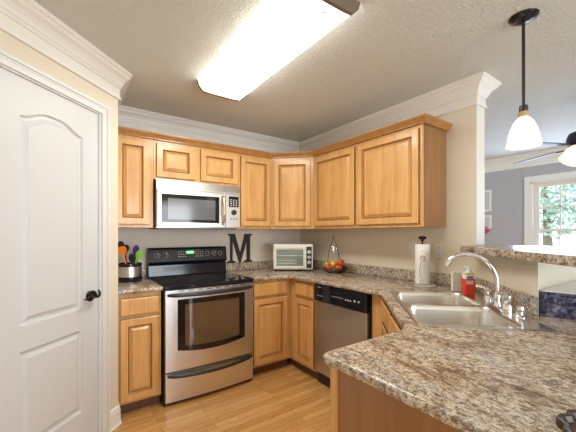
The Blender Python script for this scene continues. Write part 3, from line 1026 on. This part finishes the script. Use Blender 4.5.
# ------------------------------------------------------------------ small things on the counters
# toaster oven, facing the camera across the corner
A0, B0 = Vector((1.814, 2.832)), Vector((2.162, 2.586))
th = math.atan2(B0.y - A0.y, B0.x - A0.x)
to = thing('toaster_oven', 'white toaster oven set across the counter corner', 'toaster oven', (A0.x, A0.y, CT), th)
TW, TH, TD = .426, .288, .25
bm = B(); bbox(bm, 0, TW, .008, TD, .016, TH, .012, 3); mk('body', bm, 'white_plastic', to, smooth=True)
bm = B(); bbox(bm, .014, .345, .0, .0095, .030, TH - .020, .003); td_ = mk('door', bm, 'white_plastic', to)
bm = B(); bbox(bm, .036, .322, -.0015, .001, .058, TH - .058, .0006, 1); gw = mk('window', bm, mat('toaster_glass', (.20, .25, .22), .08, 0, .8), td_)
bm = B()
for z in (.085, .115, .165): box(bm, .042, .316, -.0024, -.001, z, z + .004)
mk('rack_wire', bm, 'chrome', gw)
bm = B(); tube(bm, [(.04, 0, TH - .038), (.04, -.022, TH - .038), (.32, -.022, TH - .038), (.32, 0, TH - .038)], .006, 10); mk('handle', bm, 'white_plastic', td_)
bm = B(); bbox(bm, .356, .412, .002, .0095, .034, TH - .026, .003); pn = mk('control_panel', bm, 'black', to)
for z in (.205, .150, .095):
    bm = B(); lathe(bm, [(0, 0), (.019, 0), (.016, .012), (0, .013)], 20)
    bmesh.ops.transform(bm, matrix=Matrix.Translation((.384, .002, z)) @ Matrix.Rotation(R(90), 4, 'X'), verts=bm.verts)
    kb = mk('knob', bm, 'white_plastic' if z > .2 else 'steel', pn, smooth=True)
    bm = B(); box(bm, .3825, .3855, -.0125, -.0105, z - .012, z + .012); mk('pointer_mark', bm, 'black', kb)
for x in (.03, TW - .03):
    for y in (.03, TD - .03):
        bm = B(); lathe(bm, [(0, .0005), (.011, .0005), (.012, .018), (0, .018)], 12, x, y); mk('foot', bm, 'black', to)

# letter M
lm = B()
def poly(bm, pts, th=.018, y=3.1262):
    a_ = [bm.verts.new((x, y, z)) for x, z in pts]; b_3 = [bm.verts.new((x, y + th, z)) for x, z in pts]
    n = len(pts); bm.faces.new(a_); bm.faces.new(b_3[::-1])
    for k in range(n): bm.faces.new([a_[k], a_[(k + 1) % n], b_3[(k + 1) % n], b_3[k]])
mx0, mw_, mz, mh = 1.416, .315, BS + .0005, .315
def mp(u, w): return (mx0 + u * mw_, mz + w * mh)
out = [(0, 0), (.36, 0), (.36, .03), (.27, .07), (.225, .10), (.225, .80), (.475, 0), (.535, 0), (.775, .80), (.775, .10), (.73, .07), (.64, .03), (.64, 0), (1, 0), (1, .03), (.94, .07), (.90, .10),
       (.90, .90), (.94, .94), (.98, .97), (.98, 1), (.70, 1), (.515, .33), (.31, 1), (.05, 1), (.05, .97), (.10, .94), (.14, .90), (.14, .10), (.10, .07), (0, .03)]
poly(lm, [mp(*p) for p in out])
tag(mk('letter_m', lm, 'letter', bevel=.002), 'dark metal letter M standing on the backsplash right of the stove', 'wall letter')

# fruit basket
fb = thing('fruit_basket', 'black wire fruit basket with tall triangular hook stand', 'fruit basket', (2.262, 2.355, CT))
ux, uy = Vector((.816, -.578, 0)), Vector((.578, .816, 0))     # across the view, along the view
def ring(bm, r, z, rad=.0025, c0=Vector((0, 0, 0))): tube(bm, [c0 + Vector((r * cos(2 * pi * k / 28), r * sin(2 * pi * k / 28), z)) for k in range(28)], rad, 6, True)
bm = B()
for r, z in ((.065, .004), (.10, .018), (.122, .036), (.130, .055)): ring(bm, r, z)
for k in range(12):
    a = 2 * pi * k / 12
    tube(bm, [(r * cos(a), r * sin(a), z) for r, z in ((.0, .005), (.065, .004), (.10, .018), (.122, .036), (.130, .055))], .0018, 6)
mk('bowl', bm, 'iron', fb, smooth=True)
bm = B()
cb = uy * .10
apex = cb + Vector((0, 0, .382)) - ux * .005
for sgn in (-1, 1):
    p0 = cb + ux * (.075 * sgn) + Vector((0, 0, .03)); pm = cb + ux * (.045 * sgn) + Vector((0, 0, .22))
    tube(bm, smooth_pts([p0, cb + ux * (.062 * sgn) + Vector((0, 0, .12)), pm, cb + ux * (.02 * sgn) + Vector((0, 0, .31)), apex], 5), .0032, 8)
mk('stand', bm, 'iron', fb, smooth=True)
bm = B(); c1_ = cb + Vector((0, 0, .235))
tube(bm, [c1_ + ux * (.032 * cos(2 * pi * k / 24)) + Vector((0, 0, .032 * sin(2 * pi * k / 24))) for k in range(24)], .003, 8, True)
tube(bm, [c1_ + ux * (.012 * cos(2 * pi * k / 16)) + Vector((0, 0, .012 * sin(2 * pi * k / 16))) for k in range(16)], .003, 8, True)
tube(bm, [c1_ + ux * .032, c1_ - ux * .032], .002, 6); tube(bm, [c1_ + Vector((0, 0, .032)), c1_ - Vector((0, 0, .032))], .002, 6)
mk('ring_ornament', bm, 'chrome', fb, smooth=True)
def fruit(kind, off, z, r, m, lab, grp, tall=1.0):
    p = Vector((2.262, 2.355, CT)) + ux * off[0] + uy * off[1] + Vector((0, 0, z))
    t = thing(kind, lab, kind, tuple(p), 0, grp)
    bm = B()
    pr = []
    for k in range(15):
        a = -pi / 2 + pi * k / 14
        rr_ = r * cos(a) * (1 + .05 * sin(a)); zz = r * sin(a) * .92 * tall
        if kind == 'apple' and k >= 13: zz -= .010 * (k - 12)
        pr.append((max(rr_, 0) if 0 < k < 14 else 0, zz + r * .92 * tall))
    lathe(bm, pr, 24); mk('flesh', bm, m, t, smooth=True)
    bm = B(); tube(bm, [(0, 0, 1.72 * r * tall), (.004, 0, 2.02 * r * tall)], .0016, 6); mk('stem', bm, 'stem', t)
fruit('apple', (-.072, -.030), .026, .038, 'apple_red', 'red apple at the left of the fruit basket', 'apples in the wire basket')
fruit('apple', (.020, -.075), .026, .037, 'apple_red', 'red apple at the front centre of the fruit basket', 'apples in the wire basket')
fruit('apple', (.058, .010), .062, .041, 'apple_red', 'large red apple raised at the right of the fruit basket', 'apples in the wire basket')
fruit('orange', (-.010, .020), .060, .036, 'orange_fruit', 'orange at the middle of the fruit basket behind the apples', 'citrus in the wire basket')
fruit('lemon', (-.030, -.045), .068, .026, 'yellow_fruit', 'yellow lemon on top at the front of the fruit basket', 'citrus in the wire basket', 1.15)
fruit('lemon', (-.075, .048), .050, .028, 'yellow_fruit', 'yellow lemon at the back left of the fruit basket', 'citrus in the wire basket', 1.15)

# paper towel holder
pt = thing('paper_towel_holder', 'upright metal paper towel holder near the sink', 'paper towel holder', (2.255, 1.386, CT))
bm = B(); lathe(bm, [(0, .001), (.100, .001), (.102, .008), (.094, .016), (.03, .018), (0, .018)], 36); mk('base', bm, 'steel', pt, smooth=True)
bm = B(); tube(bm, [(0, 0, .016), (0, 0, .355)], .006, 12); mk('post', bm, 'iron', pt)
bm = B(); lathe(bm, [(0, .345), (.012, .346), (.014, .356), (.026, .362), (.030, .372), (.024, .382), (0, .385)], 24); mk('finial', bm, 'iron', pt, smooth=True)
bm = B()
tl = Vector((-.816, .578, 0)); tf = Vector((-.578, -.816, 0))
q0 = tl * .040 + tf * .072
tube(bm, smooth_pts([q0 + Vector((0, 0, .012)), q0 + tl * .010 + Vector((0, 0, .10)), q0 + tl * .006 + Vector((0, 0, .17)), q0 - tl * .012 + Vector((0, 0, .215))], 5), .004, 8)
tube(bm, [q0 - tl * .012 + Vector((0, 0, .215)) + tl * (.016 * cos(2 * pi * k / 16)) + Vector((0, 0, .020 * sin(2 * pi * k / 16))) for k in range(16)], .006, 8, True)
mk('tension_arm', bm, 'chrome', pt, smooth=True)
bm = B(); lathe(bm, [(.020, .020), (.051, .020), (.053, .024), (.053, .316), (.051, .320), (.020, .320), (.020, .020)], 40)
tag(mk('paper_towel_roll', bm, 'paper', smooth=True, loc=(2.255, 1.386, CT)), 'white paper towel roll on the upright holder', 'paper towels')

# soap and sponge
sx, sy = 2.137, .992
so = thing('soap_bottle', 'red liquid soap pump bottle behind the sink', 'soap bottle', (sx, sy, zr + .0008), R(-35.3))
g = B(); prism(g, rr(-.037, .037, -.021, .021, .014), 0, .105)
bm = B(); add(bm, g); mk('bottle', bm, 'red_soap', so, smooth=True, bevel=.003)
bm = B(); g = B(); prism(g, rr(-.034, .034, -.019, .019, .013), .1055, .145); add(bm, g)
lathe(bm, [(.022, .145), (.012, .158), (.012, .165), (0, .165)], 16); mk('bottle_top', bm, 'clear', so, smooth=True)
bm = B(); g = B(); prism(g, rr(-.0345, .0345, -.0195, .0195, .013), .132, .143); add(bm, g); mk('label_band', bm, 'label_yellow', so)
bm = B(); box(bm, -.020, .018, -.0222, -.0185, .108, .120); mk('label_mark', bm, 'label_blue', so)
bm = B(); box(bm, -.024, .020, -.0222, -.0205, .070, .095); mk('front_label', bm, mat('pale_label', (.85, .55, .45), .5), so)
bm = B(); lathe(bm, [(0, .165), (.014, .165), (.012, .172), (.005, .173), (.005, .178), (.010, .179), (.010, .185), (0, .186)], 16)
tube(bm, [(0, 0, .182), (-.026, 0, .181), (-.029, 0, .176)], .0035, 8); mk('pump', bm, 'clear', so, smooth=True)
bm = B(); bbox(bm, -.030, .030, -.013, .013, 0, .135, .004)
tag(mk('sponge', bm, 'sponge', loc=(2.235, 1.120, CT + .0006), rotz=R(-35.3)), 'white speckled sponge standing upright left of the red soap', 'sponge')

# utensil crock and utensils
cx_, cy_ = .452, 2.952
cr = thing('utensil_crock', 'black utensil crock with steel band left of the stove', 'utensil crock', (cx_, cy_, CT))
bm = B(); lathe(bm, [(0, .0006), (.094, .0006), (.096, .006), (.096, .038), (.090, .040), (.090, .128), (.094, .132), (.094, .152), (.088, .152), (.086, .02), (0, .018)], 40); mk('pot', bm, 'black_enamel', cr, smooth=True)
bm = B(); lathe(bm, [(.0905, .042), (.0925, .043), (.0925, .126), (.0905, .127)], 40); mk('steel_band', bm, 'steel', cr, smooth=True)
def utensil(name, label, top, lean_from, hm, headm, shape, hz, grp='cooking utensils in the crock', tilt=0):
    t = thing(name, label, 'utensil', (cx_, cy_, CT), 0, grp)
    a = Vector(lean_from); b = ux * top[0] + uy * top[1] + Vector((0, 0, top[2]))
    dr_ = (b - a).normalized()
    bm = B(); tube(bm, [a, b - dr_ * hz * .9], .0055, 8); mk('handle', bm, hm, t, smooth=True)
    bm = B()
    side = (ux - dr_ * ux.dot(dr_)).normalized()
    nrm = side.cross(dr_).normalized()
    pts = [(-.2, 0), (-.55, .25), (-1, .55), (-.95, .85), (-.55, 1), (.55, 1), (.95, .85), (1, .55), (.55, .25), (.2, 0)] if shape != 'round' else [(cos(a_) * 1, .5 + .5 * sin(a_)) for a_ in [2 * pi * k / 16 for k in range(16)]]
    wdt = .036 if shape != 'round' else .028
    base_ = b - dr_ * hz
    A = [bm.verts.new(base_ + side * x * wdt + dr_ * z * hz - nrm * .0025) for x, z in pts]
    Bq = [bm.verts.new(base_ + side * x * wdt + dr_ * z * hz + nrm * .0025) for x, z in pts]
    bm.faces.new(A); bm.faces.new(Bq[::-1])
    for k in range(len(pts)): bm.faces.new([A[k], A[(k + 1) % len(pts)], Bq[(k + 1) % len(pts)], Bq[k]])
    mk('head', bm, headm, t)
utensil('ladle', 'black ladle at the left of the utensil crock', (-.072, -.02, .340), (.0, .0, .024), 'black', 'black', 'round', .07)
utensil('turner', 'black turner leaning beside the pantry wall in the crock', (-.066, .045, .305), (-.01, .045, .024), 'black', 'black', 'sq', .08)
utensil('spatula', 'orange slotted spatula in the utensil crock', (-.044, -.05, .295), (-.012, -.055, .024), 'orange', 'orange', 'sq', .085)
utensil('spoon', 'black cooking spoon in the middle of the utensil crock', (.030, -.035, .235), (.035, -.035, .024), 'black', 'black', 'round', .075)
utensil('spatula', 'purple spatula standing tall in the utensil crock', (.050, .02, .305), (.03, .045, .024), 'purple', 'purple', 'round', .10)
utensil('spatula', 'bright green spatula leaning right out of the crock', (.104, -.02, .262), (.0, .0, .024), 'green', 'green', 'round', .08)

# outlets and switches
def plate(label, loc, rotz, kind):
    t = thing(kind, label, kind.replace('_', ' '), loc, rotz, 'white wall plates')
    bm = B(); bbox(bm, -.036, .036, -.006, 0, -.058, .058, .003); mk('plate', bm, 'white_plastic', t)
    if kind == 'outlet':
        for z in (-.026, .026):
            bm = B(); bbox(bm, -.017, .017, -.008, -.0055, z - .014, z + .014, .001, 1)
            k_ = mk('receptacle', bm, 'white_plastic', t)
            bm = B()
            for x in (-.007, .007): box(bm, x - .0012, x + .0012, -.0084, -.0075, z - .004, z + .006)
            mk('slot', bm, 'black', k_)
    else:
        bm = B(); bbox(bm, -.011, .011, -.010, -.0055, -.022, .022, .001, 1); mk('rocker', bm, 'white_plastic', t)
plate('white outlet on the back wall left of the toaster oven', (1.962, 3.1455, 1.208), 0, 'outlet')
plate('white switch on the right wall behind the paper towels', (2.4195, 1.575, 1.195), R(-90), 'light_switch')
plate('white outlet on the right wall near the bar opening', (2.4195, 1.343, 1.185), R(-90), 'outlet')

# pictures in the living room
for z0, z1, lab in ((1.66, 1.985, 'upper small white framed picture on the grey living room wall'), (1.395, 1.60, 'lower small white framed picture on the grey living room wall')):
    t = thing('picture_frame', lab, 'picture', (5.2895, 2.215, z0), 0, 'small framed pictures on the living room wall')
    bm = B(); h = z1 - z0
    bbox(bm, -.018, 0, -.10, .10, 0, h, .003); mk('frame', bm, 'white_trim', t)
    bm = B(); box(bm, -.0195, -.0175, -.075, .075, .03, h - .03); mk('print', bm, 'picture', t)
bm = B()
for k in range(5):
    a = 2 * pi * k / 5
    lathe(bm, [(0, -.03), (.03, 0), (0, .03)], 10, .0, .0)
    bmesh.ops.translate(bm, vec=(0, .0, 0), verts=bm.verts[-1:])
bm.free(); bm = B()
for k in range(6):
    a = 2 * pi * k / 6
    g = B(); lathe(g, [(0, -.02), (.028, -.008), (.03, .004), (0, .02)], 12)
    add(bm, g, Matrix.Translation((-.022, .042 * cos(a), .042 * sin(a))))
tag(mk('wall_flower', bm, 'pink', smooth=True, loc=(5.287, 2.205, 1.375)), 'pink flower ornament on the living room wall under the small pictures', 'ornament')

# dark scalloped trivet at the near corner of the counter
bm = B()
n = 72
def sc(k, r): return r * (.88 + .12 * abs(sin(k * pi * 9 / n)))
pr = [(.0, .006), (.80, .006), (.86, .016), (.97, .018), (1.0, .012), (1.0, .0008), (0, .0008)]
rings = []
for f_, z in pr:
    rings.append([bm.verts.new((sc(k, .085) * f_ * cos(2 * pi * k / n), sc(k, .085) * f_ * sin(2 * pi * k / n), z)) for k in range(n)] if f_ else [bm.verts.new((0, 0, z))])
for A, Bq in zip(rings, rings[1:]):
    for k in range(n):
        q = list(dict.fromkeys([A[k % len(A)], A[(k + 1) % n % len(A)], Bq[(k + 1) % n % len(Bq)], Bq[k % len(Bq)]]))
        if len(q) > 2: bm.faces.new(q)
tag(mk('trivet', bm, 'tray', smooth=True, loc=(.868, .135, CT)), 'dark brown scalloped trivet at the near right end of the countertop', 'trivet')
